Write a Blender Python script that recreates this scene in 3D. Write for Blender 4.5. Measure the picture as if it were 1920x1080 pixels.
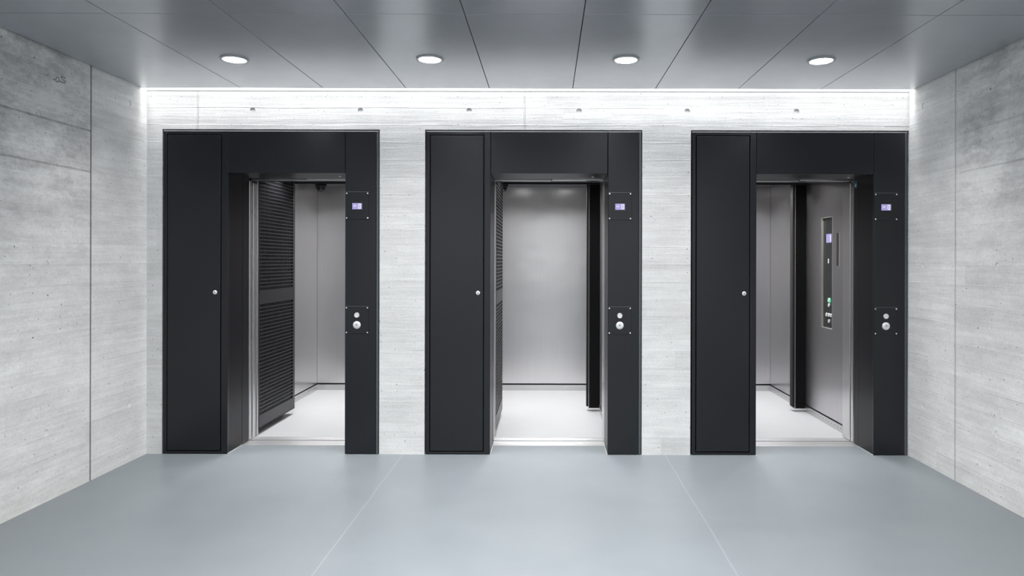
import bpy, bmesh, math, random
from mathutils import Vector, Matrix

for o in list(bpy.data.objects):
    bpy.data.objects.remove(o, do_unlink=True)
SC = bpy.context.scene
COL = SC.collection
random.seed(4)

# ------------------------------------------------------------------ camera
H = 1.454                      # eye height
D = 5.12                       # distance to the elevator wall
cd = bpy.data.cameras.new('camera')
cam = bpy.data.objects.new('camera', cd)
COL.objects.link(cam)
cam.location = (0, 0, H)
cam.rotation_euler = (math.pi / 2, math.radians(-0.13), 0)
cd.lens = 24
cd.sensor_width = 36
cd.shift_x = -(1026 - 960) / 1920
cd.shift_y = -(540 - 489) / 1920
cd.clip_start = 0.02
SC.camera = cam

# ------------------------------------------------------------------ world, exposure
W = bpy.data.worlds.new('world')
SC.world = W
W.use_nodes = True
bg = W.node_tree.nodes['Background']
bg.inputs[0].default_value = (0.95, 0.98, 1.0, 1)
bg.inputs[1].default_value = 1.0
# bright concourse: lit ceiling above eye level, dimmer floor below
_n = W.node_tree
_tc = _n.nodes.new('ShaderNodeTexCoord'); _sp = _n.nodes.new('ShaderNodeSeparateXYZ')
_mr = _n.nodes.new('ShaderNodeMapRange')
_n.links.new(_tc.outputs['Generated'], _sp.inputs[0]); _n.links.new(_sp.outputs[2], _mr.inputs[0])
for _i, _v in ((1, -0.03), (2, 0.05), (3, 0.7), (4, 1.55)):
    _mr.inputs[_i].default_value = _v
_n.links.new(_mr.outputs[0], bg.inputs[1])
SC.view_settings.view_transform = 'Standard'
SC.view_settings.look = 'None'
SC.view_settings.gamma = 1
SC.view_settings.exposure = 0.12
SC.view_settings.use_curve_mapping = False
SC.cycles.use_denoising = True
SC.cycles.max_bounces = 12
SC.cycles.diffuse_bounces = 6
SC.cycles.glossy_bounces = 6
SC.cycles.sample_clamp_indirect = 6.0
COVE_STRENGTH = 3.8
COVE_W = 12.0
DOWNLIGHT_W = 14.0
CAR_LIGHT_W = 6.6
FILL_W = 35.0

# ------------------------------------------------------------------ node helpers
class NT:
    def __init__(self, name):
        self.m = bpy.data.materials.new(name)
        self.m.use_nodes = True
        self.t = self.m.node_tree
        self.b = self.t.nodes['Principled BSDF']
        self.tc = None
    def n(self, typ, **kw):
        x = self.t.nodes.new(typ)
        for k, v in kw.items():
            setattr(x, k, v)
        return x
    def l(self, a, b):
        self.t.links.new(a, b)
    def inp(self, sock, v):
        if hasattr(v, 'links'):
            self.l(v, sock)
        else:
            sock.default_value = v
    def math(self, op, a, b=None, c=None, clamp=False):
        x = self.n('ShaderNodeMath', operation=op, use_clamp=clamp)
        self.inp(x.inputs[0], a)
        if b is not None: self.inp(x.inputs[1], b)
        if c is not None: self.inp(x.inputs[2], c)
        return x.outputs[0]
    def obj(self):
        if self.tc is None:
            self.tc = self.n('ShaderNodeTexCoord')
        return self.tc.outputs['Object']
    def sep(self, v):
        x = self.n('ShaderNodeSeparateXYZ'); self.l(v, x.inputs[0]); return x.outputs
    def comb(self, a, b, c):
        x = self.n('ShaderNodeCombineXYZ')
        for i, v in enumerate((a, b, c)): self.inp(x.inputs[i], v)
        return x.outputs[0]
    def noise(self, vec, scale, detail=4, rough=0.55):
        x = self.n('ShaderNodeTexNoise')
        self.l(vec, x.inputs['Vector'])
        x.inputs['Scale'].default_value = scale
        x.inputs['Detail'].default_value = detail
        x.inputs['Roughness'].default_value = rough
        return x.outputs['Fac']
    def ramp(self, v, a, b, lo=0.0, hi=1.0):
        x = self.n('ShaderNodeMapRange'); x.clamp = True
        self.inp(x.inputs[0], v)
        for i, k in enumerate((a, b, lo, hi)): x.inputs[i + 1].default_value = k
        return x.outputs[0]
    def mix(self, f, a, b):
        x = self.n('ShaderNodeMix', data_type='RGBA')
        self.inp(x.inputs[0], f)
        self.inp(x.inputs[6], a); self.inp(x.inputs[7], b)
        return x.outputs[2]
    def bump(self, h, strength, dist):
        x = self.n('ShaderNodeBump')
        x.inputs['Strength'].default_value = strength
        x.inputs['Distance'].default_value = dist
        self.l(h, x.inputs['Height'])
        self.l(x.outputs[0], self.b.inputs['Normal'])
    def set(self, **kw):
        for k, v in kw.items():
            self.inp(self.b.inputs[k.replace('_', ' ')], v)

def simple(name, col, rough=0.5, metal=0.0, var=0.0, spec=0.5):
    k = NT(name)
    c = (*col, 1)
    if var:
        f = k.noise(k.obj(), 6, 4)
        c = k.mix(k.ramp(f, 0.3, 0.7), (*[x * (1 - var) for x in col], 1), (*[min(1, x * (1 + var)) for x in col], 1))
    k.set(Base_Color=c, Roughness=rough, Metallic=metal)
    k.b.inputs['Specular IOR Level'].default_value = spec
    return k.m

def emit(name, col, s):
    k = NT(name)
    k.set(Base_Color=(*[c * 0.3 for c in col], 1), Emission_Color=(*col, 1), Emission_Strength=s, Roughness=0.4)
    return k.m

def concrete(name, axis, joints, tint, stain_shade=0.0, joint_dark=0.5, day_joints=(), seed=0.0):
    """board-marked fair-faced concrete; axis = horizontal axis of the wall"""
    k = NT(name)
    X, Y, Z = k.sep(k.obj())
    u = X if axis == 'x' else Y
    us = k.math('ADD', u, seed)
    p2 = k.comb(us, seed * 0.37, Z)
    # board courses
    bh = 0.13
    wav = k.math('MULTIPLY', k.math('SUBTRACT', k.noise(k.comb(us, 0, k.math('MULTIPLY', Z, 3)), 1.3, 2), 0.5), 0.018)
    zz = k.math('DIVIDE', k.math('ADD', Z, wav), bh)
    course = k.math('FLOOR', zz)
    fr = k.math('FRACT', zz)
    off = k.n('ShaderNodeTexWhiteNoise', noise_dimensions='1D'); k.l(course, off.inputs['W'])
    seg = k.math('FLOOR', k.math('DIVIDE', k.math('ADD', us, k.math('MULTIPLY', off.outputs['Value'], 3.0)), 2.6))
    wn = k.n('ShaderNodeTexWhiteNoise', noise_dimensions='2D')
    k.l(k.comb(course, seg, 0), wn.inputs['Vector'])
    tone = wn.outputs['Value']
    # grain stretched along the boards
    grain = k.noise(k.comb(k.math('MULTIPLY', us, 1.6), k.math('MULTIPLY', tone, 9), k.math('MULTIPLY', Z, 38)), 1.0, 5, 0.65)
    fine = k.noise(p2, 60, 5, 0.7)
    big = k.noise(p2, 1.1, 5, 0.6)
    mid = k.noise(k.comb(us, 4.0, k.math('MULTIPLY', Z, 2.0)), 4.0, 5, 0.62)
    # board edge line (broken up)
    edge = k.math('MINIMUM', fr, k.math('SUBTRACT', 1.0, fr))
    brk = k.ramp(k.noise(k.comb(k.math('MULTIPLY', us, 2.0), course, 0.0), 1.2, 3), 0.42, 0.62)
    eline = k.math('MULTIPLY', k.ramp(edge, 0.0, 0.035, 1, 0), brk)
    # blow holes
    vo = k.n('ShaderNodeTexVoronoi', voronoi_dimensions='2D')
    wob = k.math('MULTIPLY', k.math('SUBTRACT', k.noise(p2, 45, 2), 0.5), 0.014)
    k.l(k.comb(k.math('ADD', us, wob), k.math('ADD', Z, k.math('MULTIPLY', wob, 0.8)), 0), vo.inputs['Vector']); vo.inputs['Scale'].default_value = 8.5
    cr = k.sep(vo.outputs['Color'])
    rad = k.math('MULTIPLY', k.ramp(cr[0], 0.50, 1.0), 0.043)
    rad = k.math('MULTIPLY', rad, k.ramp(k.noise(p2, 1.7, 2), 0.38, 0.62, 0.25, 1.0))
    hole = k.math('GREATER_THAN', rad, vo.outputs['Distance'])
    vo2 = k.n('ShaderNodeTexVoronoi', voronoi_dimensions='2D')
    k.l(k.comb(k.math('ADD', us, wob), k.math('SUBTRACT', Z, wob), 0), vo2.inputs['Vector']); vo2.inputs['Scale'].default_value = 19
    c2 = k.sep(vo2.outputs['Color'])
    hole2 = k.math('GREATER_THAN', k.math('MULTIPLY', k.ramp(c2[1], 0.62, 1.0), 0.065), vo2.outputs['Distance'])
    hole = k.math('MAXIMUM', hole, hole2)
    # shutter joints
    jl = None
    for j in joints:
        d = k.math('ABSOLUTE', k.math('SUBTRACT', u, j))
        a = k.ramp(d, 0.003, 0.009, 1, 0)
        jl = a if jl is None else k.math('MAXIMUM', jl, a)
    # tone
    v = k.math('ADD', k.math('MULTIPLY', k.math('SUBTRACT', tone, 0.5), 0.10), 1.0)
    v = k.math('ADD', v, k.math('MULTIPLY', k.math('SUBTRACT', big, 0.5), 0.32))
    v = k.math('ADD', v, k.math('MULTIPLY', k.math('SUBTRACT', mid, 0.5), 0.36))
    v = k.math('ADD', v, k.math('MULTIPLY', k.math('SUBTRACT', grain, 0.5), 0.40))
    v = k.math('ADD', v, k.math('MULTIPLY', k.math('SUBTRACT', fine, 0.5), 0.34))
    v = k.math('ADD', v, k.math('MULTIPLY', eline, -0.05))
    if stain_shade:
        sm = k.math('MULTIPLY', k.ramp(k.noise(k.comb(us, 2.0, k.math('MULTIPLY', Z, 2.2)), 2.2, 9, 0.78), 0.42, 0.66), stain_shade)
        # water blotches with painted falloff shade, strongest high up and toward the viewer
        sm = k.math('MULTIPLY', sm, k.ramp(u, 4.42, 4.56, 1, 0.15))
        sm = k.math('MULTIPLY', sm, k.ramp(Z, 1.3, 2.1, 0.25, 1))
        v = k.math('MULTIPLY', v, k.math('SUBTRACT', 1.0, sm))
    for (zj, amt) in day_joints:
        d = k.math('ABSOLUTE', k.math('SUBTRACT', k.math('ADD', Z, k.math('MULTIPLY', wav, 0.7)), zj))
        w = k.ramp(k.noise(k.comb(k.math('MULTIPLY', us, 3), zj, 0), 2.0, 4, 0.7), 0.3, 0.65, 0.3, 1.0)
        a = k.math('MULTIPLY', k.ramp(d, 0.001, 0.010, amt, 0), w)
        a = k.math('MULTIPLY', a, k.math('LESS_THAN', u, 4.49))
        v = k.math('MULTIPLY', v, k.math('SUBTRACT', 1.0, a))
    v = k.math('MULTIPLY', v, k.math('SUBTRACT', 1.0, k.math('MULTIPLY', hole, 0.78)))
    if jl is not None:
        v = k.math('MULTIPLY', v, k.math('SUBTRACT', 1.0, k.math('MULTIPLY', jl, joint_dark)))
    col = k.n('ShaderNodeVectorMath', operation='SCALE')
    col.inputs[0].default_value = tint
    k.l(v, col.inputs['Scale'])
    k.set(Base_Color=col.outputs[0], Roughness=0.82)
    k.b.inputs['Specular IOR Level'].default_value = 0.25
    hgt = k.math('MULTIPLY', grain, 0.45)
    hgt = k.math('ADD', hgt, k.math('MULTIPLY', tone, 0.35))
    hgt = k.math('ADD', hgt, k.math('MULTIPLY', eline, 0.3))
    hgt = k.math('ADD', hgt, k.math('MULTIPLY', fine, 0.18))
    hgt = k.math('SUBTRACT', hgt, k.math('MULTIPLY', hole, 1.2))
    if jl is not None:
        hgt = k.math('SUBTRACT', hgt, jl)
    k.bump(hgt, 0.65, 0.006)
    return k.m

def brushed(name, base, rough, wav=0.4, aniso=0.5):
    k = NT(name)
    X, Y, Z = k.sep(k.obj())
    g = k.noise(k.comb(k.math('MULTIPLY', X, 160), k.math('MULTIPLY', Y, 160), k.math('MULTIPLY', Z, 2.5)), 1.0, 4, 0.6)
    lo = k.noise(k.comb(k.math('MULTIPLY', X, 0.9), k.math('MULTIPLY', Y, 0.9), k.math('MULTIPLY', Z, 1.3)), 1.7, 2)
    f = k.math('MULTIPLY', k.math('SUBTRACT', g, 0.5), 0.12)
    v = k.math('ADD', 1.0, f)
    col = k.n('ShaderNodeVectorMath', operation='SCALE')
    col.inputs[0].default_value = base
    k.l(v, col.inputs['Scale'])
    k.set(Base_Color=col.outputs[0], Metallic=1.0, Roughness=k.math('ADD', rough, k.math('MULTIPLY', k.math('SUBTRACT', g, 0.5), 0.06)))
    k.b.inputs['Anisotropic'].default_value = 0.7
    tn = k.n('ShaderNodeTangent', direction_type='RADIAL', axis='Z')
    k.l(tn.outputs[0], k.b.inputs['Tangent'])
    if wav:
        k.bump(lo, wav, 0.02)
    return k.m

def floor_mat():
    k = NT('blue grey linoleum')
    X, Y, Z = k.sep(k.obj())
    p = k.obj()
    n1 = k.noise(p, 1.3, 6, 0.62)
    n2 = k.noise(k.comb(k.math('MULTIPLY', X, 0.6), Y, 0), 5.0, 6, 0.65)
    f = k.math('ADD', k.math('MULTIPLY', n1, 0.6), k.math('MULTIPLY', n2, 0.4))
    c = k.mix(k.ramp(f, 0.3, 0.7), (0.188, 0.212, 0.231, 1), (0.212, 0.236, 0.254, 1))
    # welded seams between the rolls
    wob = k.math('MULTIPLY', k.math('SUBTRACT', k.noise(p, 2.0, 2), 0.5), 0.02)
    s = None
    for x in (-1.08, 0.885):
        d = k.math('ABSOLUTE', k.math('SUBTRACT', k.math('ADD', X, wob), x))
        a = k.ramp(d, 0.0015, 0.005, 1, 0)
        s = a if s is None else k.math('MAXIMUM', s, a)
    c = k.mix(k.math('MULTIPLY', s, 0.38), c, (0.36, 0.39, 0.41, 1))
    # few scuffs
    sc = k.noise(k.comb(k.math('MULTIPLY', X, 2.0), k.math('MULTIPLY', Y, 14), 0), 1.4, 5, 0.75)
    c = k.mix(k.ramp(sc, 0.76, 0.86, 0, 0.25), c, (0.5, 0.52, 0.54, 1))
    k.set(Base_Color=c, Roughness=k.ramp(n1, 0.3, 0.7, 0.36, 0.46))
    k.b.inputs['Specular IOR Level'].default_value = 0.45
    return k.m

def paint(name, col, rough, spec=0.47):
    """satin powder coat"""
    k = NT(name)
    p = k.obj()
    n = k.noise(p, 3.5, 4, 0.6)
    c = (*col, 1)
    k.set(Base_Color=c, Roughness=k.ramp(n, 0.3, 0.7, rough - 0.005, rough + 0.01))
    k.b.inputs['Specular IOR Level'].default_value = spec
    return k.m

LX, RX = -3.004, 2.712
M = {}
M['wall_back'] = concrete('concrete elevator wall', 'x', (-2.624, -0.172), (0.68, 0.683, 0.683), joint_dark=0.12)
M['wall_left'] = concrete('concrete stained wall', 'y', (4.492,), (0.80, 0.802, 0.795), stain_shade=0.52, joint_dark=0.75,
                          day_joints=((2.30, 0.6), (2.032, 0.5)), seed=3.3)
M['wall_right'] = concrete('concrete side wall', 'y', (4.537,), (0.79, 0.793, 0.787), stain_shade=0.45, joint_dark=0.3,
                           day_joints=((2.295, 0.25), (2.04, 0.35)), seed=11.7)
M['floor'] = floor_mat()
M['ceiling'] = simple('grey metal ceiling panel', (0.46, 0.48, 0.515), 0.27, 0.50, 0.03, 1.0)
M['dark_void'] = simple('dark shaft concrete', (0.03, 0.03, 0.03), 0.9)
M['black'] = paint('anthracite powder coat', (0.0045, 0.0055, 0.0085), 0.28)
M['black_side'] = paint('anthracite return coat', (0.0030, 0.0029, 0.0048), 0.32, 0.30)
M['black_post'] = paint('matt black upright coat', (0.0018, 0.0018, 0.0022), 0.45, 0.15)
M['void'] = simple('flat black', (0.004, 0.004, 0.004), 0.8)
M['edge'] = simple('steel trim and edge highlight', (0.10, 0.12, 0.13), 0.4, 0.5)  # trim steel; on the plates it paints the lit top edge
M['edge_highlight'] = simple('painted edge highlight', (0.45, 0.46, 0.47), 0.45, 0.3)  # pale colour painting the strip light caught along the top edges
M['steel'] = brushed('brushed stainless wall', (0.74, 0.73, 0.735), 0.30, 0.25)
M['steel_shaded'] = brushed('brushed stainless shaded copy', (0.64, 0.625, 0.64), 0.30, 0.16)  # same stainless as the wall; its darker reflection is put into the colour
M['steel_bright'] = simple('satin stainless', (0.66, 0.66, 0.66), 0.25, 1.0)
M['kick'] = simple('kick plate steel', (0.62, 0.62, 0.62), 0.3, 1.0)
M['alu'] = simple('aluminium sill', (0.80, 0.80, 0.82), 0.35, 0.85)
M['alu_groove'] = simple('sill groove', (0.10, 0.10, 0.11), 0.5, 0.3)
M['car_floor'] = simple('white car floor', (0.41, 0.42, 0.437), 0.45, 0.0, 0.015)
M['car_ceiling'] = simple('car ceiling coat', (0.06, 0.06, 0.065), 0.5)
M['screw'] = simple('polished screw', (0.9, 0.9, 0.9), 0.3, 0.8)
M['button'] = simple('satin silver button', (0.82, 0.83, 0.84), 0.35, 0.35)
M['button_dark'] = simple('dark key slot', (0.05, 0.05, 0.05), 0.5)
M['screen'] = emit('violet lcd', (0.30, 0.28, 0.54), 0.95)
M['digit'] = emit('white lcd digit', (0.95, 0.95, 0.95), 0.6)
M['glass_dark'] = simple('smoked dome', (0.01, 0.01, 0.012), 0.06)
M['teal'] = simple('teal sticker print', (0.01, 0.16, 0.20), 0.4)
M['white'] = simple('white print', (0.8, 0.82, 0.82), 0.4)
M['white_enamel'] = simple('white reflector', (0.85, 0.85, 0.85), 0.4)
M['lamp_ring'] = simple('lamp ring grey', (0.42, 0.44, 0.46), 0.35, 0.3)
M['lens'] = emit('downlight lens', (1.0, 0.99, 0.97), 6.0)
M['car_lens'] = emit('car lamp lens', (1.0, 0.98, 0.96), 6.0)
M['led'] = emit('led diffuser', (1.0, 1.0, 0.985), COVE_STRENGTH)
M['green'] = emit('green lit ring', (0.05, 0.8, 0.35), 0.8)
M['sealant'] = simple('pale sealant', (0.55, 0.57, 0.57), 0.5)
M['pencil'] = simple('pencil mark', (0.30, 0.30, 0.30), 0.8)
M['brown'] = simple('smoked slot glass', (0.03, 0.025, 0.02), 0.15)

# ------------------------------------------------------------------ mesh helpers
class MB:
    def __init__(self):
        self.bm = bmesh.new()
    def _fin(self, verts, mi):
        for f in {f for v in verts for f in v.link_faces}:
            f.material_index = mi
    def box(self, x0, x1, y0, y1, z0, z1, bevel=0.0, mi=0):
        r = bmesh.ops.create_cube(self.bm, size=1)
        vs = r['verts']
        for v in vs:
            v.co = Vector(((x0 + x1) / 2 + v.co.x * (x1 - x0), (y0 + y1) / 2 + v.co.y * (y1 - y0), (z0 + z1) / 2 + v.co.z * (z1 - z0)))
        self._fin(vs, mi)
        if bevel:
            es = list({e for v in vs for e in v.link_edges})
            r = bmesh.ops.bevel(self.bm, geom=es, offset=bevel, segments=2, affect='EDGES', profile=0.5)
            for f in r['faces']: f.material_index = mi
        return self
    def lathe(self, c, axis, prof, seg=32, mi=0, cap0=True, cap1=True):
        """prof = [(radius, height along axis)]"""
        A = {'x': (Vector((0, 1, 0)), Vector((0, 0, 1)), Vector((1, 0, 0))),
             'y': (Vector((0, 0, 1)), Vector((1, 0, 0)), Vector((0, 1, 0))),
             'z': (Vector((1, 0, 0)), Vector((0, 1, 0)), Vector((0, 0, 1)))}[axis]
        c = Vector(c); rings = []
        for r, h in prof:
            rings.append([self.bm.verts.new(c + A[0] * (r * math.cos(2 * math.pi * i / seg)) + A[1] * (r * math.sin(2 * math.pi * i / seg)) + A[2] * h) for i in range(seg)])
        for a, b in zip(rings, rings[1:]):
            for i in range(seg):
                j = (i + 1) % seg
                f = self.bm.faces.new((a[i], a[j], b[j], b[i])); f.material_index = mi; f.smooth = True
        if cap0:
            f = self.bm.faces.new(rings[0][::-1]); f.material_index = mi
        if cap1:
            f = self.bm.faces.new(rings[-1]); f.material_index = mi
        return self
    def prism(self, pts, z0, z1, mi=0):
        """extrude an xy outline along z"""
        a = [self.bm.verts.new((x, y, z0)) for x, y in pts]
        b = [self.bm.verts.new((x, y, z1)) for x, y in pts]
        n = len(pts)
        for i in range(n):
            f = self.bm.faces.new((a[i], a[(i + 1) % n], b[(i + 1) % n], b[i])); f.material_index = mi
        self.bm.faces.new(a[::-1]).material_index = mi
        self.bm.faces.new(b).material_index = mi
        return self
    def build(self, name, mats, parent=None, sharp=True):
        bmesh.ops.recalc_face_normals(self.bm, faces=self.bm.faces)
        me = bpy.data.meshes.new(name)
        self.bm.to_mesh(me); self.bm.free()
        if not isinstance(mats, (list, tuple)): mats = [mats]
        for m in mats: me.materials.append(M[m])
        o = bpy.data.objects.new(name, me)
        COL.objects.link(o)
        if parent is not None: o.parent = parent
        return o

def tag(o, label=None, cat=None, group=None, kind=None):
    if label: o['label'] = label
    if cat: o['category'] = cat
    if group: o['group'] = group
    if kind: o['kind'] = kind
    return o

def thing(name, label, cat, loc=(0, 0, 0), group=None):
    o = bpy.data.objects.new(name, None)
    o.empty_display_size = 0.1
    COL.objects.link(o)
    o.location = loc
    return tag(o, label, cat, group)

def copy_tree(o, parent=None):
    c = o.copy()
    COL.objects.link(c)
    if parent is not None:
        c.parent = parent
    for ch in list(o.children):
        copy_tree(ch, c)
    return c

def cut(o, cutters):
    """subtract the cutter meshes, bake the result, remove the cutters"""
    for c in cutters:
        md = o.modifiers.new('cut', 'BOOLEAN')
        md.operation = 'DIFFERENCE'; md.solver = 'EXACT'; md.object = c
    dg = bpy.context.evaluated_depsgraph_get()
    me = bpy.data.meshes.new_from_object(o.evaluated_get(dg))
    o.modifiers.clear()
    old = o.data
    me.name = old.name
    o.data = me
    bpy.data.meshes.remove(old)
    for c in cutters:
        d = c.data
        bpy.data.objects.remove(c, do_unlink=True); bpy.data.meshes.remove(d)

# ------------------------------------------------------------------ setting
CZ = 2.726           # ceiling height
CY = 5.033           # front edge of the ceiling, then the light strip
YB = -0.9            # the lobby opens to the daylit concourse behind the camera
CXS = [-1.956, 0.014, 2.008]      # door centres
OX0, OX1, OZ = -0.932, 0.698, 2.436

# floor (runs into the door recesses up to the sills)
m = MB()
m.box(LX - 0.4, RX + 0.4, -4.0, D, -0.12, 0)
fl = m.build('floor', 'floor'); tag(fl, 'smooth blue grey linoleum floor of the elevator lobby', 'floor', kind='structure')
bm = bmesh.new(); bm.from_mesh(fl.data)
for cx in CXS:
    r = bmesh.ops.create_cube(bm, size=1)
    for v in r['verts']:
        v.co = Vector((cx + OX0 + 0.815 + v.co.x * 1.63, D + 0.125 + v.co.y * 0.25, -0.06 + v.co.z * 0.12))
bm.to_mesh(fl.data); bm.free()

# back wall with three openings and tie holes
def tie_cutter(points, axis, sign):
    out = []
    mm = MB()
    for p in points:
        mm.lathe(p, axis, [(0.021, -0.03), (0.0205, 0.005)] if sign > 0 else [(0.0205, -0.005), (0.021, 0.03)], 24)
    return mm.build('tie_cutter', 'wall_back')

w = MB().box(LX - 0.3, RX + 0.3, D, D + 0.26, -0.02, 2.95).build('wall_back', 'wall_back')
cuts = []
for i, cx in enumerate(CXS):
    x1 = cx + OX1 if i < 2 else RX - 0.001
    cuts.append(MB().box(cx + OX0, x1, D - 0.1, D + 0.5, -0.1, OZ).build('opening_cutter', 'wall_back'))
tp = [((px - 1026) / 250, D, 2.578) for px in (473, 675, 879, 1085, 1288, 1493)]
cuts.append(tie_cutter(tp, 'y', 1))
cut(w, cuts)
tag(w, 'pale board-marked concrete wall holding the three elevators', 'wall', kind='structure')

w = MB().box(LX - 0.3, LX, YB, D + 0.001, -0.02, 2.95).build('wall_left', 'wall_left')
cut(w, [tie_cutter([(LX, y, z) for y in (4.093, 4.905) for z in (2.577, 1.43, 0.417)], 'x', -1)])
tag(w, 'stained concrete side wall with a dark vertical joint', 'wall', kind='structure')
wall_left = w
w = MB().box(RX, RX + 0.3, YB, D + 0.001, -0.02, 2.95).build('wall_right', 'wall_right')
cut(w, [tie_cutter([(RX, y, z) for y in (4.115, 4.925) for z in (2.577, 1.43, 0.417)], 'x', 1)])
tag(w, 'concrete side wall touching the frame of the elevator with the teal sticker', 'wall', kind='structure')

# scribbled pencil mark of the carpenters on the stained wall
def strokes(lines, wd):
    mm = MB()
    x = LX + 0.0006
    for pts in lines:
        P = []
        for (px, py) in pts:
            y = -LX * 1280 / (1026 - px)
            P.append(Vector((x, y, H + (489 - py) * y / 1280)))
        for a, b in zip(P, P[1:]):
            d = (b - a).normalized()
            n = Vector((0, -d.z, d.y)) * wd / 2
            e = d * wd * 0.05
            x += 0.00002; a = a + Vector((0.00002, 0, 0)); a.x = x; b = b.copy(); b.x = x
            q = [a - e - n, b + e - n, b + e + n, a - e + n]
            lo = [mm.bm.verts.new(c - Vector((0.0012, 0, 0))) for c in q]
            hi = [mm.bm.verts.new(c) for c in q]
            mm.bm.faces.new(hi); mm.bm.faces.new(lo[::-1])
            for i in range(4):
                mm.bm.faces.new((lo[i], lo[(i + 1) % 4], hi[(i + 1) % 4], hi[i]))
    return mm
circ = [(106.7 + 2.9 * math.cos(t * math.pi / 8), 151.3 + 4.4 * math.sin(t * math.pi / 8)) for t in range(17)]
strokes([circ, [(98.5, 150.4), (103, 152)], [(109, 152.5), (113, 155.5), (121, 158)], [(112.5, 145.6), (117, 146.6), (122, 148.6)],
         [(121.6, 153), (120.6, 158)], [(114.6, 146.5), (114.2, 150.5)], [(116, 151.8), (119.5, 152.6)], [(114.8, 141), (115.2, 142.2)]],
        0.009).build('pencil_mark', 'pencil', wall_left)

# ceiling of flat metal panels
m = MB()
cb = [LX + 0.012, -2.266, -1.659, -1.046, -0.429, 0.185, 0.796, 1.407, 2.02, RX - 0.012]
rb = [CY, 3.524, 2.015, 0.506, YB]
for a, b in zip(cb, cb[1:]):
    for y1, y0 in zip(rb, rb[1:]):
        m.box(a + 0.0025, b - 0.0025, y0 + 0.0025, y1 - (0.0025 if y1 != CY else 0), CZ, CZ + 0.02, 0.0012)
ceil = m.build('ceiling', ['ceiling', 'void'])
DL = [(-587, 377), (-221, 378), (147, 378), (513, 377)]
DLP = [(dx * (CZ - H) / dy, (CZ - H) * 1280 / dy) for dx, dy in DL]
cc = MB()
for x, y in DLP + [(DLP[k][0], y) for y in (2.77, 1.26) for k in (1, 2)]:
    cc.lathe((x, y, CZ), 'z', [(0.074, -0.05), (0.074, 0.05)], 40)
cut(ceil, [cc.build('lamp_cutter', 'ceiling')])
bm = bmesh.new(); bm.from_mesh(ceil.data)
n0 = len(bm.faces)
r = bmesh.ops.create_cube(bm, size=1)
for v in r['verts']:
    v.co = Vector(((LX + RX) / 2 + v.co.x * (RX - LX), (YB + D) / 2 + v.co.y * (D - YB), CZ + 0.16 + v.co.z * 0.02))
for f in {f for v in r['verts'] for f in v.link_faces}: f.material_index = 1
bm.to_mesh(ceil.data); bm.free()
tag(ceil, 'satin grey metal panel ceiling with fine joints', 'ceiling', kind='structure')

# closed shaft behind the wall
m = MB()
m.box(LX - 0.3, RX + 0.3, 8.2, 8.3, -0.4, 2.95)
m.box(LX - 0.4, LX - 0.3, D + 0.26, 8.3, -0.4, 2.95)
m.box(RX + 0.3, RX + 0.4, D + 0.26, 8.3, -0.4, 2.95)
m.box(LX - 0.4, RX + 0.4, D, 8.3, 2.95, 3.05)
m.box(LX - 0.4, RX + 0.4, D + 0.26, 8.3, -0.5, -0.4)
s = m.build('wall_shaft', 'dark_void'); tag(s, 'dark shaft behind the elevator cars', 'wall', kind='structure')

# ------------------------------------------------------------------ cove light
t = thing('cove_light', 'long white glowing LED strip along the top of the elevator wall', 'light', ((LX + RX) / 2, 5.077, CZ))
hw = (RX - LX) / 2 - 0.004
MB().box(-hw, hw, -0.036, 0.034, 0.004, 0.010).build('diffuser', 'led', t)
m = MB()
m.box(-hw, hw, -0.042, -0.037, -0.001, 0.03); m.box(-hw, hw, 0.035, 0.042, -0.002, 0.03)
m.box(-hw, hw, -0.042, 0.042, 0.03, 0.036)
m.build('housing', 'lamp_ring', t)
ld = bpy.data.lights.new('led_optic', 'AREA')
ld.shape = 'RECTANGLE'; ld.size = 2 * hw; ld.size_y = 0.05; ld.energy = COVE_W; ld.spread = math.radians(52)
lo = bpy.data.objects.new('led_optic', ld); COL.objects.link(lo); lo.parent = t; lo.location = (0, 0, 0.002)

# ------------------------------------------------------------------ downlights
def make_downlight():
    t = thing('downlight', '', 'light', (0, 0, CZ), 'round recessed ceiling downlights')
    MB().lathe((0, 0, 0), 'z', [(0.072, 0.001), (0.086, 0.001), (0.086, -0.004), (0.083, -0.008), (0.070, -0.008), (0.068, -0.002), (0.072, 0.001)], 48, cap0=False, cap1=False).build('trim_ring', 'lamp_ring', t)
    MB().lathe((0, 0, 0), 'z', [(0.0685, -0.003), (0.058, 0.038), (0.058, 0.040), (0.0715, 0.040), (0.0715, -0.003), (0.0685, -0.003)], 48, cap0=False, cap1=False).build('reflector', 'white_enamel', t)
    MB().lathe((0, 0, 0), 'z', [(0.0575, 0.036), (0.0575, 0.04)], 48).build('lens', 'lens', t)
    ld = bpy.data.lights.new('downlight_bulb', 'AREA')
    ld.shape = 'DISK'; ld.size = 0.11; ld.energy = DOWNLIGHT_W; ld.color = (1, 0.99, 0.97); ld.spread = math.radians(140)
    lo = bpy.data.objects.new('bulb', ld); COL.objects.link(lo); lo.parent = t; lo.location = (0, 0, 0.033)
    return t
dproto = None
dlab = ['downlight over the left elevator cabinet, leftmost round ceiling lamp',
        'downlight between the left and middle elevators, second round ceiling lamp from the left',
        'downlight nearest the right pillar of the middle elevator, third round ceiling lamp from the left',
        'downlight over the right elevator, rightmost round ceiling lamp']
for i, (x, y) in enumerate(DLP):
    o = make_downlight() if i == 0 else copy_tree(dproto)
    if i == 0: dproto = o
    o.location = (x, y, CZ); o['label'] = dlab[i]

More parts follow.
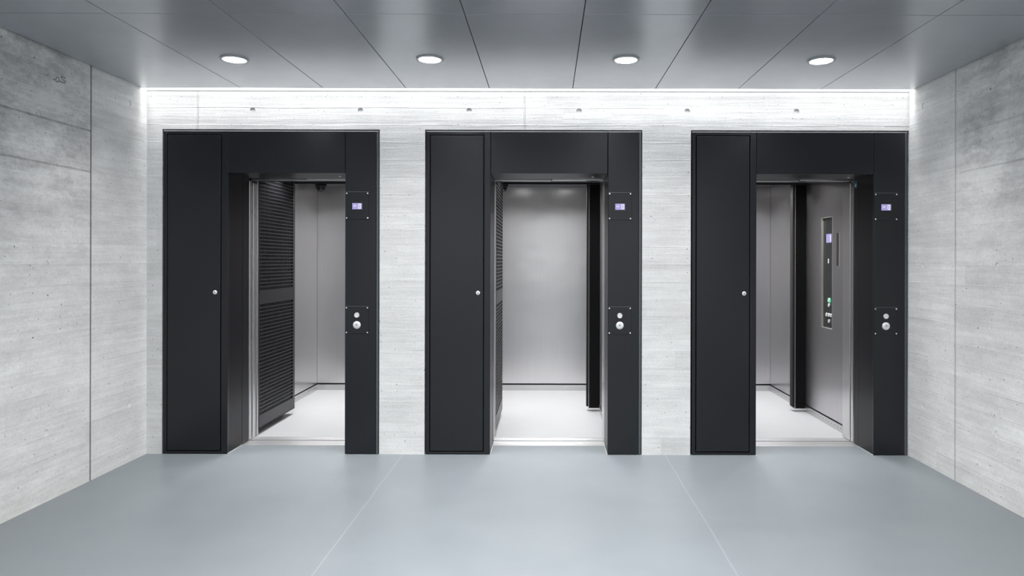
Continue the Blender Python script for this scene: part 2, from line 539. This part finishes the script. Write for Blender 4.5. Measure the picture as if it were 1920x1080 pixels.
# added fill lamps, unseen above the frame, brightening the floor centre and wall piers
for y in (2.77, 1.26):
    for k in (1, 2):
        o = copy_tree(dproto)
        o.location = (DLP[k][0], y, CZ)
        o['label'] = 'added fill downlight, unseen above the frame'
        for ch in o.children:
            if ch.type == 'LIGHT':
                ch.data = ch.data.copy(); ch.data.energy = FILL_W

# ------------------------------------------------------------------ elevator front
NAME = ['left', 'middle', 'right']
HW = 0.44

def make_cabinet():
    t = thing('control_cabinet', '', 'cabinet', (CXS[0], D, 0), 'tall black control cabinets beside the elevator doors')
    m = MB()
    x0, x1, z1 = -0.922, -HW, 2.42
    b = 0.0025
    m.box(x0, -0.895, -0.002, 0.03, 0.004, z1, b)
    m.box(-0.487, x1, -0.002, 0.03, 0.004, z1, b)
    m.box(-0.896, -0.486, -0.002, 0.03, 2.397, z1 - 0.0005, b)
    m.box(-0.896, -0.486, -0.002, 0.03, 0.0045, 0.021, b)
    m.build('frame', 'black', t)
    e = MB().box(x0, x1, 0.0, 0.02, z1, z1 + 0.006).build('top_highlight', 'edge_highlight', t); e['label'] = 'painted highlight along the top edge'  # pale strip painting the cabinet's lit upper edge
    m = MB()
    m.box(x0 + 0.002, x1 - 0.002, 0.028, 0.248, 0.006, z1 - 0.002)
    m.build('body', 'black_side', t)
    d = MB().box(-0.8890, -0.4930, -0.004, 0.016, 0.027, 2.391, 0.003).build('door', 'black', t)
    k = MB().lathe((-0.532, -0.004, 1.212), 'y', [(0.004, -0.0045), (0.012, -0.005), (0.0155, -0.003), (0.0155, 0.004)], 28).build('lock', 'button', d)
    k['label'] = 'round silver cylinder lock'
    MB().box(-0.534, -0.530, -0.0105, -0.0085, 1.205, 1.219).build('keyhole', 'button_dark', d)
    return t

def make_surround():
    t = thing('elevator_surround', '', 'door surround', (CXS[0], D, 0), 'black steel elevator door surrounds')
    m = MB()
    m.box(-HW + 0.002, HW - 0.002, -0.002, 0.02, 2.108, 2.42, 0.003)
    m.build('lintel', 'black', t)
    e = MB().box(-HW + 0.002, 0.690, 0.0, 0.02, 2.42, 2.426).build('top_highlight', 'edge_highlight', t); e['label'] = 'painted highlight along the top edge'  # lit line over lintel and pillar, painted as a pale strip
    MB().box(-HW + 0.001, HW - 0.001, 0.02, 0.36, 2.110, 2.122).build('soffit', 'black_side', t)
    m = MB()
    m.box(HW + 0.001, 0.672, -0.002, 0.02, 0.004, 2.42, 0.003)
    m.build('pillar', 'black', t)
    MB().box(0.6745, 0.690, 0.001, 0.02, 0.004, 2.42, 0.001).build('edge_trim', 'edge', t)
    MB().box(HW + 0.002, 0.690, 0.02, 0.246, 0.006, 2.419).build('pillar_return', 'black_side', t)
    m = MB()
    m.box(-0.60, -HW - 0.001, 0.252, 0.372, 0.001, 2.116, 0.001)
    m.box(-0.60, -HW - 0.0035, 0.300, 0.303, 0.001, 2.1)
    m.build('door_jamb', 'black_side', t)
    m = MB()
    m.box(HW + 0.004, 0.60, 0.252, 0.335, 0.001, 2.116, 0.001)
    m.build('door_jamb', 'black_side', t)
    # rounded stainless slam post
    pts = []
    for i in range(9):
        a = math.pi + i * math.pi / 2 / 8
        pts.append((0.470 + 0.026 * math.cos(a) * 0 + 0, 0))
    pts = [(0.52, 0.339)] + [(0.462 - 0.017 * math.sin(a), 0.356 - 0.017 * math.cos(a)) for a in [i * math.pi / 16 for i in range(9)]]
    pts += [(0.445, 0.39), (0.452, 0.402), (0.52, 0.402)]
    p = MB().prism(pts, 0.003, 2.108).build('slam_post', 'steel_bright', t); p['label'] = 'rounded stainless door post'
    # header tracks above the door leaves
    h = MB().box(-HW, 0.02, 0.395, 0.425, 2.098, 2.116, 0.001).build('header_track', 'steel_bright', t)
    h = MB().box(0.024, HW, 0.365, 0.425, 2.100, 2.116, 0.001).build('header_track', 'steel_bright', t)
    m = MB(); m.lathe((0.34, 0.20, 2.110), 'z', [(0.006, -0.006), (0.011, -0.003), (0.011, 0.0)], 20)
    m.build('sensor', 'screw', t)
    MB().box(-0.60, 0.60, 0.365, 0.43, 2.117, 2.43).build('transom_panel', 'void', t)
    # open door leaves parked behind the cabinet
    for y0, y1, dx in ((0.378, 0.406, 0.0), (0.414, 0.430, -0.003)):
        l = MB().box(-0.90, -HW + dx, y0, y1, 0.003, 2.095, 0.004).build('door_leaf', 'steel_bright', t)
        l['label'] = 'stainless edge of the open landing door'
    # sealant beads at the floor
    for a, b in ((-HW, -HW + 0.004), (HW - 0.004, HW)):
        sb = MB().box(a, b, 0.0, 0.25, 0.0, 0.004).build('sealant_bead', 'sealant', t); sb['label'] = 'thin pale sealant line along the floor'
    return t

def make_sill():
    t = thing('landing_sill', '', 'door sill', (CXS[0], D, 0), 'grooved aluminium landing sills')
    m = MB()
    m.box(-HW - 0.1, HW + 0.1, 0.25, 0.384, -0.06, -0.004)
    for a, b in ((0.25, 0.285), (0.292, 0.316), (0.323, 0.350), (0.357, 0.384)):
        m.box(-HW - 0.1, HW + 0.1, a, b, -0.006, 0.0, 0.001)
    m.build('sill_plate', 'alu', t)
    MB().box(-HW - 0.1, HW + 0.1, 0.255, 0.380, -0.0039, -0.0035).build('groove', 'alu_groove', t)
    return t

def make_indicator():
    t = thing('floor_indicator', '', 'floor indicator', (CXS[0] + 0.531, D - 0.002, 1.864), 'floor indicator plates on the elevator pillars')
    p = MB().box(-0.086, 0.086, -0.0025, 0.0, -0.102, 0.102, 0.0008).build('plate', 'black', t)
    MB().box(-0.0885, 0.0885, -0.0006, 0.0, -0.1045, 0.1025).build('gap_shade', 'void', p)  # shade in the gap around the plate drawn as a black rim
    e = MB().box(-0.086, 0.088, -0.0026, 0.0, 0.1025, 0.1055).build('top_highlight', 'edge', p); e['label'] = 'painted highlight along the top edge'  # paler strip painting the light on the plate's upper edge
    s = MB().box(-0.036, 0.036, -0.0045, -0.002, -0.027, 0.019, 0.0006).build('screen', 'screen', t)
    s['label'] = 'violet lit display'
    # digit 0: rounded ring
    def loop(rx, rz, r, n=6):
        P = []
        for (sx, sz, a0) in ((1, 1, 0), (-1, 1, 90), (-1, -1, 180), (1, -1, 270)):
            for i in range(n + 1):
                a = math.radians(a0 + 90 * i / n)
                P.append((sx * (rx - r) + r * math.cos(a), sz * (rz - r) + r * math.sin(a)))
        return P
    def ring(mm, cx, cz, o_, i_, y0, y1):
        n = len(o_)
        V = [[mm.bm.verts.new((cx + p[0], y, cz + p[1])) for p in L] for L, y in ((o_, y0), (i_, y0), (o_, y1), (i_, y1))]
        for i in range(n):
            j = (i + 1) % n
            mm.bm.faces.new((V[0][i], V[0][j], V[1][j], V[1][i]))
            mm.bm.faces.new((V[2][i], V[2][j], V[3][j], V[3][i]))
            mm.bm.faces.new((V[0][i], V[0][j], V[2][j], V[2][i]))
            mm.bm.faces.new((V[1][i], V[1][j], V[3][j], V[3][i]))
    m = MB()
    ring(m, 0.019, -0.004, loop(0.0092, 0.0195, 0.009), loop(0.0042, 0.0145, 0.004), -0.0055, -0.004)
    m.build('digit', 'digit', s)
    # small slanted double arrow sign
    m = MB()
    def para(x0, z0, x1, z1, x2, z2, x3, z3):
        a = [m.bm.verts.new((x, -0.0055, z)) for x, z in ((x0, z0), (x1, z1), (x2, z2), (x3, z3))]
        b = [m.bm.verts.new((x, -0.004, z)) for x, z in ((x0, z0), (x1, z1), (x2, z2), (x3, z3))]
        m.bm.faces.new(a); m.bm.faces.new(b[::-1])
        for i in range(4):
            m.bm.faces.new((a[i], a[(i + 1) % 4], b[(i + 1) % 4], b[i]))
    para(-0.0285, -0.0065, -0.0225, -0.0065, -0.0165, 0.0030, -0.0195, 0.0030)
    para(-0.0195, 0.0030, -0.0165, 0.0030, -0.0145, -0.0065, -0.0175, -0.0065)
    para(-0.0165, -0.0065, -0.0130, -0.0065, -0.0065, 0.0030, -0.0125, 0.0030)
    m.build('direction_arrow', 'digit', s)
    for sx in (-1, 1):
        for sz in (-1, 1):
            MB().lathe((sx * 0.0785, -0.0025, sz * 0.0925), 'y', [(0.004, -0.002), (0.0055, -0.001), (0.0055, 0.001)], 16).build('screw', 'screw', t)
    return t

def make_call_panel():
    t = thing('call_panel', '', 'call panel', (CXS[0] + 0.531, D - 0.002, 1.006), 'elevator call panels on the pillars')
    p = MB().box(-0.086, 0.086, -0.0025, 0.0, -0.102, 0.102, 0.0008).build('plate', 'black', t)
    MB().box(-0.0885, 0.0885, -0.0006, 0.0, -0.1045, 0.1025).build('gap_shade', 'void', p)  # black rim painting the shaded gap around the call plate
    e = MB().box(-0.086, 0.088, -0.0026, 0.0, 0.1025, 0.1055).build('top_highlight', 'edge', p); e['label'] = 'painted highlight along the top edge'  # painted glint where light from above meets the plate
    b = MB().lathe((0.0, -0.0025, 0.038), 'y', [(0.0140, -0.004), (0.0150, -0.0065), (0.0185, -0.0065), (0.0195, -0.004), (0.0195, 0.001)], 36, cap0=False).build('call_button', 'screw', t)
    b['label'] = 'round silver push button'
    MB().lathe((0.0, -0.0025, 0.038), 'y', [(0.0138, -0.0045), (0.0138, 0.0)], 32).build('button_cap', 'button', b)
    k = MB().lathe((0.0, -0.0025, -0.036), 'y', [(0.009, -0.010), (0.011, -0.012), (0.018, -0.009), (0.027, -0.006), (0.029, -0.003), (0.029, 0.001)], 40).build('key_switch', 'button', t)
    k['label'] = 'large round silver key switch'
    MB().lathe((0.0, -0.0125, -0.036), 'y', [(0.008, -0.001), (0.0085, 0.001)], 24).build('lock_core', 'kick', k)
    MB().box(-0.004, -0.001, -0.0145, -0.0130, -0.040, -0.030).build('keyhole', 'button_dark', k)
    for sx in (-1, 1):
        for sz in (-1, 1):
            MB().lathe((sx * 0.0785, -0.0025, sz * 0.0925), 'y', [(0.004, -0.002), (0.0055, -0.001), (0.0055, 0.001)], 16).build('screw', 'screw', t)
    return t

def make_car():
    t = thing('elevator_car', '', 'elevator car', (CXS[0], D, 0), 'open elevator cars')
    xl, xr, yf, yb, zc = -0.624, 0.496, 0.50, 2.54, 2.28
    MB().box(xl - 0.03, xr + 0.03, 0.50, yb + 0.03, -0.06, 0.0).build('car_floor', 'car_floor', t)
    # car sill
    m = MB()
    m.box(-HW - 0.1, HW + 0.1, 0.412, 0.498, -0.06, -0.004)
    for a, b in ((0.412, 0.436), (0.443, 0.466), (0.473, 0.499)):
        m.box(-HW - 0.1, HW + 0.1, a, b, -0.006, 0.0, 0.001)
    m.build('car_sill', 'alu', t)
    w = MB().box(xl, xr, yb, yb + 0.025, 0.078, zc).build('back_wall', 'steel', t)
    k = MB().box(xl, xr, yb - 0.006, yb + 0.02, 0.0, 0.062, 0.001).build('kick_plate', 'kick', w)
    k['label'] = 'bright steel skirting'
    MB().box(xl - 0.02, xr + 0.02, yb + 0.012, yb + 0.03, 0.0, zc).build('wall_backing', 'void', w)
    for side in (-1, 1):
        if side < 0: a, b, c = xl - 0.025, xl, 1
        else: a, b, c = xr, xr + 0.025, -1
        w = MB().box(a, b, 0.55, yb - 0.004, 0.074, zc).build('side_wall', 'steel' if side < 0 else 'steel_shaded', t)
        if side > 0:
            cut(w, [MB().box(a - 0.05, b + 0.05, 0.875, 1.115, 0.855, 1.848).build('panel_cutter', 'steel', t)])
        inner = xl if side < 0 else xr
        m = MB()
        lo, hi = sorted((inner + c * 0.006, inner - c * 0.02))
        m.box(lo, hi, 0.56, yb - 0.006, 0.0, 0.062, 0.001)
        face = inner + c * 0.0061
        y = 0.62
        while y < yb - 0.05:
            m.lathe((face, y, 0.036), 'x', [(0.005, -0.001), (0.005, 0.0006)] if c > 0 else [(0.005, -0.0006), (0.005, 0.001)], 10, mi=1)
            y += 0.062
        k = m.build('kick_plate', ['kick', 'button_dark'], w); k['label'] = 'bright steel skirting with a row of small holes'
        lo, hi = sorted((inner - c * 0.026, inner - c * 0.04))
        MB().box(lo, hi, 0.545, yb, 0.0, zc).build('wall_backing', 'void', w)
    c = MB().box(xl - 0.03, xr + 0.03, 0.44, yb + 0.03, zc, zc + 0.03).build('car_ceiling', 'car_ceiling', t)
    for lx in (-0.30, 0.18):
        for ly in (0.90, 1.50, 2.10):
            cl = MB().lathe((lx, ly, zc), 'z', [(0.032, -0.002), (0.04, -0.003), (0.042, 0.002)], 28).build('ceiling_light', 'car_lens', c)
            ld = bpy.data.lights.get('car_bulb')
            if ld is None:
                ld = bpy.data.lights.new('car_bulb', 'AREA')
                ld.shape = 'DISK'; ld.size = 0.06; ld.energy = CAR_LIGHT_W; ld.color = (1, 0.985, 0.97); ld.spread = math.radians(125)
            lo = bpy.data.objects.new('bulb', ld); COL.objects.link(lo); lo.parent = c; lo.location = (lx, ly, zc - 0.006)
    # front returns and header
    m = MB()
    m.box(-HW - 0.25, HW + 0.08, 0.432, 0.56, 2.106, zc, 0)
    m.build('car_header', 'void', t)
    MB().box(xl + 0.002, xr - 0.002, 1.405, 1.425, 2.186, zc, 0.001).build('ceiling_fascia', 'void', c)
    r_ = MB().box(xl - 0.02, -HW + 0.001, 0.522, 0.549, 0.003, zc, 0.002).build('front_return', 'steel_shaded', t); r_['label'] = 'stainless return beside the car door'
    p = MB().box(HW + 0.004, xr + 0.02, 0.408, 0.548, 0.003, 2.09, 0.003).build('front_post', 'steel_bright', t)
    p['label'] = 'stainless entrance post'
    cdoor = MB().box(-0.90, -HW - 0.003, 0.452, 0.480, 0.003, 2.088, 0.004).build('car_door', 'steel_bright', t)
    MB().box(-0.90, -HW - 0.006, 0.488, 0.516, 0.003, 2.088, 0.004).build('car_door', 'steel_bright', t)
    # slotted black panel hung off the side wall
    px = -0.436; y0, y1, z0, z1 = 0.551, 1.352, 0.052, 2.262
    m = MB()
    m.box(xl + 0.001, px - 0.022, y0, y1, z0, z1)
    pn = m.build('perforated_panel', 'black_side', t); pn['label'] = 'black slotted sheet metal panel'
    m = MB()
    # border and middle band of the slotted sheet
    m.box(px - 0.006, px, y0, y0 + 0.010, z0, z1); m.box(px - 0.022, px, y1 - 0.05, y1, z0, z1)
    zb = [(0.16, 1.085), (1.20, 2.235)]
    m.box(px - 0.006, px, y0 + 0.010, y1 - 0.05, z0, zb[0][0]); m.box(px - 0.022, px, y0, y1, z0, z0 + 0.012)
    m.box(px - 0.006, px, y0 + 0.010, y1 - 0.05, zb[0][1], zb[1][0])
    m.box(px - 0.006, px, y0 + 0.010, y1 - 0.05, zb[1][1], z1)
    for a, b in zb:
        n = int(round((b - a) / 0.0305))
        st = (b - a) / n
        for i in range(1, n):
            m.box(px - 0.0045, px - 0.0001, y0 + 0.010, y1 - 0.05, a + i * st - 0.0048, a + i * st + 0.0048)
        nv = 29; sv = (y1 - 0.05 - y0 - 0.03) / nv
        for i in range(1, nv):
            yy = y0 + 0.010 + i * sv
            m.box(px - 0.008, px - 0.0045, yy - 0.0042, yy + 0.0042, a, b)
    m.build('slotted_sheet', 'panel_grey', pn)
    MB().box(px - 0.0215, px - 0.012, y0 + 0.02, y1 - 0.03, z0 + 0.02, z1 - 0.01).build('backing_sheet', 'void', pn)
    # black upright against the other side wall
    u = MB().box(0.388, xr - 0.001, 1.485, 1.545, 0.03, zc, 0.002).build('upright', 'black_post', t)
    MB().box(0.369, 0.389, 1.49, 1.56, 0.045, zc, 0.001).build('edge_strip', 'void', u)
    MB().box(0.3885, 0.3925, 1.479, 1.486, 0.035, zc, 0.001).build('edge_profile', 'steel_bright', u)
    # operating panel on the side wall
    a0, a1, c0, c1 = 0.875, 1.115, 0.855, 1.848     # along y, along z
    f = xr
    op = MB().box(f + 0.018, f + 0.024, a0 + 0.001, a1 - 0.001, c0 + 0.001, c1 - 0.001).build('operating_panel', 'cop_plate', t)
    op['label'] = 'narrow dark glass operating panel'
    m = MB()
    m.box(f - 0.0015, f + 0.018, a0, a0 + 0.003, c0, c1); m.box(f - 0.0015, f + 0.018, a1 - 0.003, a1, c0, c1)
    m.box(f - 0.0015, f + 0.018, a0, a1, c0, c0 + 0.003); m.box(f - 0.0015, f + 0.018, a0, a1, c1 - 0.003, c1)
    fr = m.build('panel_frame', 'reveal', op)
    g = f + 0.018
    MB().box(g - 0.003, g - 0.001, 0.932, 1.042, 1.622, 1.70).build('display', 'screen', op)
    MB().box(g - 0.0036, g - 0.0028, 0.940, 0.957, 1.632, 1.688).build('digit', 'digit', op)
    MB().box(g - 0.004, g - 0.001, 0.985, 1.003, 1.438, 1.478, 0.001).build('key_tag', 'white', op)
    def btn(y, z, r, mat='button'):
        b = MB().lathe((g - 0.001, y, z), 'x', [(r * 0.55, -0.006), (r * 0.6, -0.009), (r * 0.9, -0.009), (r, -0.006), (r, 0.0)], 24).build('floor_button', mat, op)
        return b
    btn(0.979, 1.107, 0.019)
    MB().lathe((g - 0.001, 0.969, 1.107), 'x', [(0.023, -0.004), (0.023, 0.0)], 24).build('lit_ring', 'green', op)
    for y, z in ((0.976, 1.063), (1.028, 0.975), (0.976, 0.975), (0.933, 0.975), (0.974, 0.921)):
        btn(y, z, 0.0165)
    # smoked slot beside it
    m = MB().box(f - 0.0015, f + 0.002, 0.735, 0.785, 1.415, 1.70)
    sl = m.build('slot_window', 'brown', t)
    m = MB()
    m.box(f - 0.003, f, 0.731, 0.735, 1.411, 1.704); m.box(f - 0.003, f, 0.785, 0.789, 1.411, 1.704)
    m.box(f - 0.003, f, 0.731, 0.789, 1.411, 1.415); m.box(f - 0.003, f, 0.731, 0.789, 1.70, 1.704)
    m.build('slot_frame', 'kick', sl)
    return t

M['reveal'] = simple('satin reveal', (0.42, 0.41, 0.37), 0.4, 0.3)
M['panel_grey'] = simple('grey satin sheet', (0.015, 0.015, 0.018), 0.35, 0.2)
M['cop_plate'] = simple('dark operating plate', (0.05, 0.052, 0.055), 0.22, 0.6)

CABL = ['tall black control cabinet nearest the stained concrete wall with the dark joint',
        'tall black control cabinet beside the middle elevator, between two concrete piers',
        'tall black control cabinet beside the right elevator with the teal sticker']
SURL = ['black steel surround of the left elevator, facing its slotted panel',
        'black steel surround of the middle elevator, looking straight at the steel back wall',
        'black steel surround of the right elevator, its pillar touching the side wall']
SILL = ['grooved aluminium sill on the floor of the left elevator doorway',
        'grooved aluminium sill on the floor of the middle elevator doorway',
        'grooved aluminium sill on the floor of the right elevator doorway']
INDL = ['black indicator plate showing 0 on the pillar of the left elevator',
        'black indicator plate showing 0 on the pillar of the middle elevator',
        'black indicator plate showing 0 on the pillar by the right side wall']
CALL = ['black call panel with silver button and key switch on the left elevator pillar',
        'black call panel with silver button and key switch on the middle elevator pillar',
        'black call panel with silver button and key switch next to the right side wall']
CARL = ['left elevator car showing its wide black slotted panel and white floor',
        'middle elevator car showing its whole brushed steel back wall',
        'right elevator car showing the operating panel and buttons on its side wall']
for fn, labels, dx in ((make_cabinet, CABL, 0), (make_surround, SURL, 0), (make_sill, SILL, 0),
                       (make_indicator, INDL, 0.531), (make_call_panel, CALL, 0.531), (make_car, CARL, 0)):
    proto = fn()
    for i, cx in enumerate(CXS):
        o = proto if i == 0 else copy_tree(proto)
        o.location = (cx + dx, proto.location.y, proto.location.z)
        o['label'] = labels[i]

# ------------------------------------------------------------------ dome cameras in two of the cars
def make_dome():
    t = thing('dome_camera', '', 'camera', (0, 0, 0), 'black security camera domes')
    MB().lathe((0, 0, 0), 'z', [(0.062, 0.0), (0.062, -0.02), (0.055, -0.03)], 32).build('mount', 'black_side', t)
    pr = [(0.052, -0.028)] + [(0.052 * math.cos(a), -0.03 - 0.056 * math.sin(a)) for a in [i * math.pi / 2 / 10 for i in range(10)]] + [(0.004, -0.086)]
    MB().lathe((0, 0, 0), 'z', pr, 32).build('dome', 'glass_dark', t)
    return t
d = make_dome()
for i, lab in ((0, 'black security camera dome in the back corner of the left elevator car'),
               (1, 'black security camera dome beside the narrow slotted panel of the middle car')):
    o = d if i == 0 else copy_tree(d)
    o.location = (CXS[i] - 0.50, D + 2.28, 2.28)
    o['label'] = lab

# ------------------------------------------------------------------ teal sticker on the jamb of the last elevator
t = thing('sticker', 'small teal sticker with a white square on the dark jamb of the right elevator', 'sticker', (CXS[2] + 0.444, D + 0.308, 2.062))
MB().box(-0.0008, 0.0004, -0.026, 0.026, -0.026, 0.026).build('backing', 'teal', t)
MB().box(-0.0013, -0.0008, -0.010, 0.010, -0.014, 0.006).build('pictogram', 'white', t)
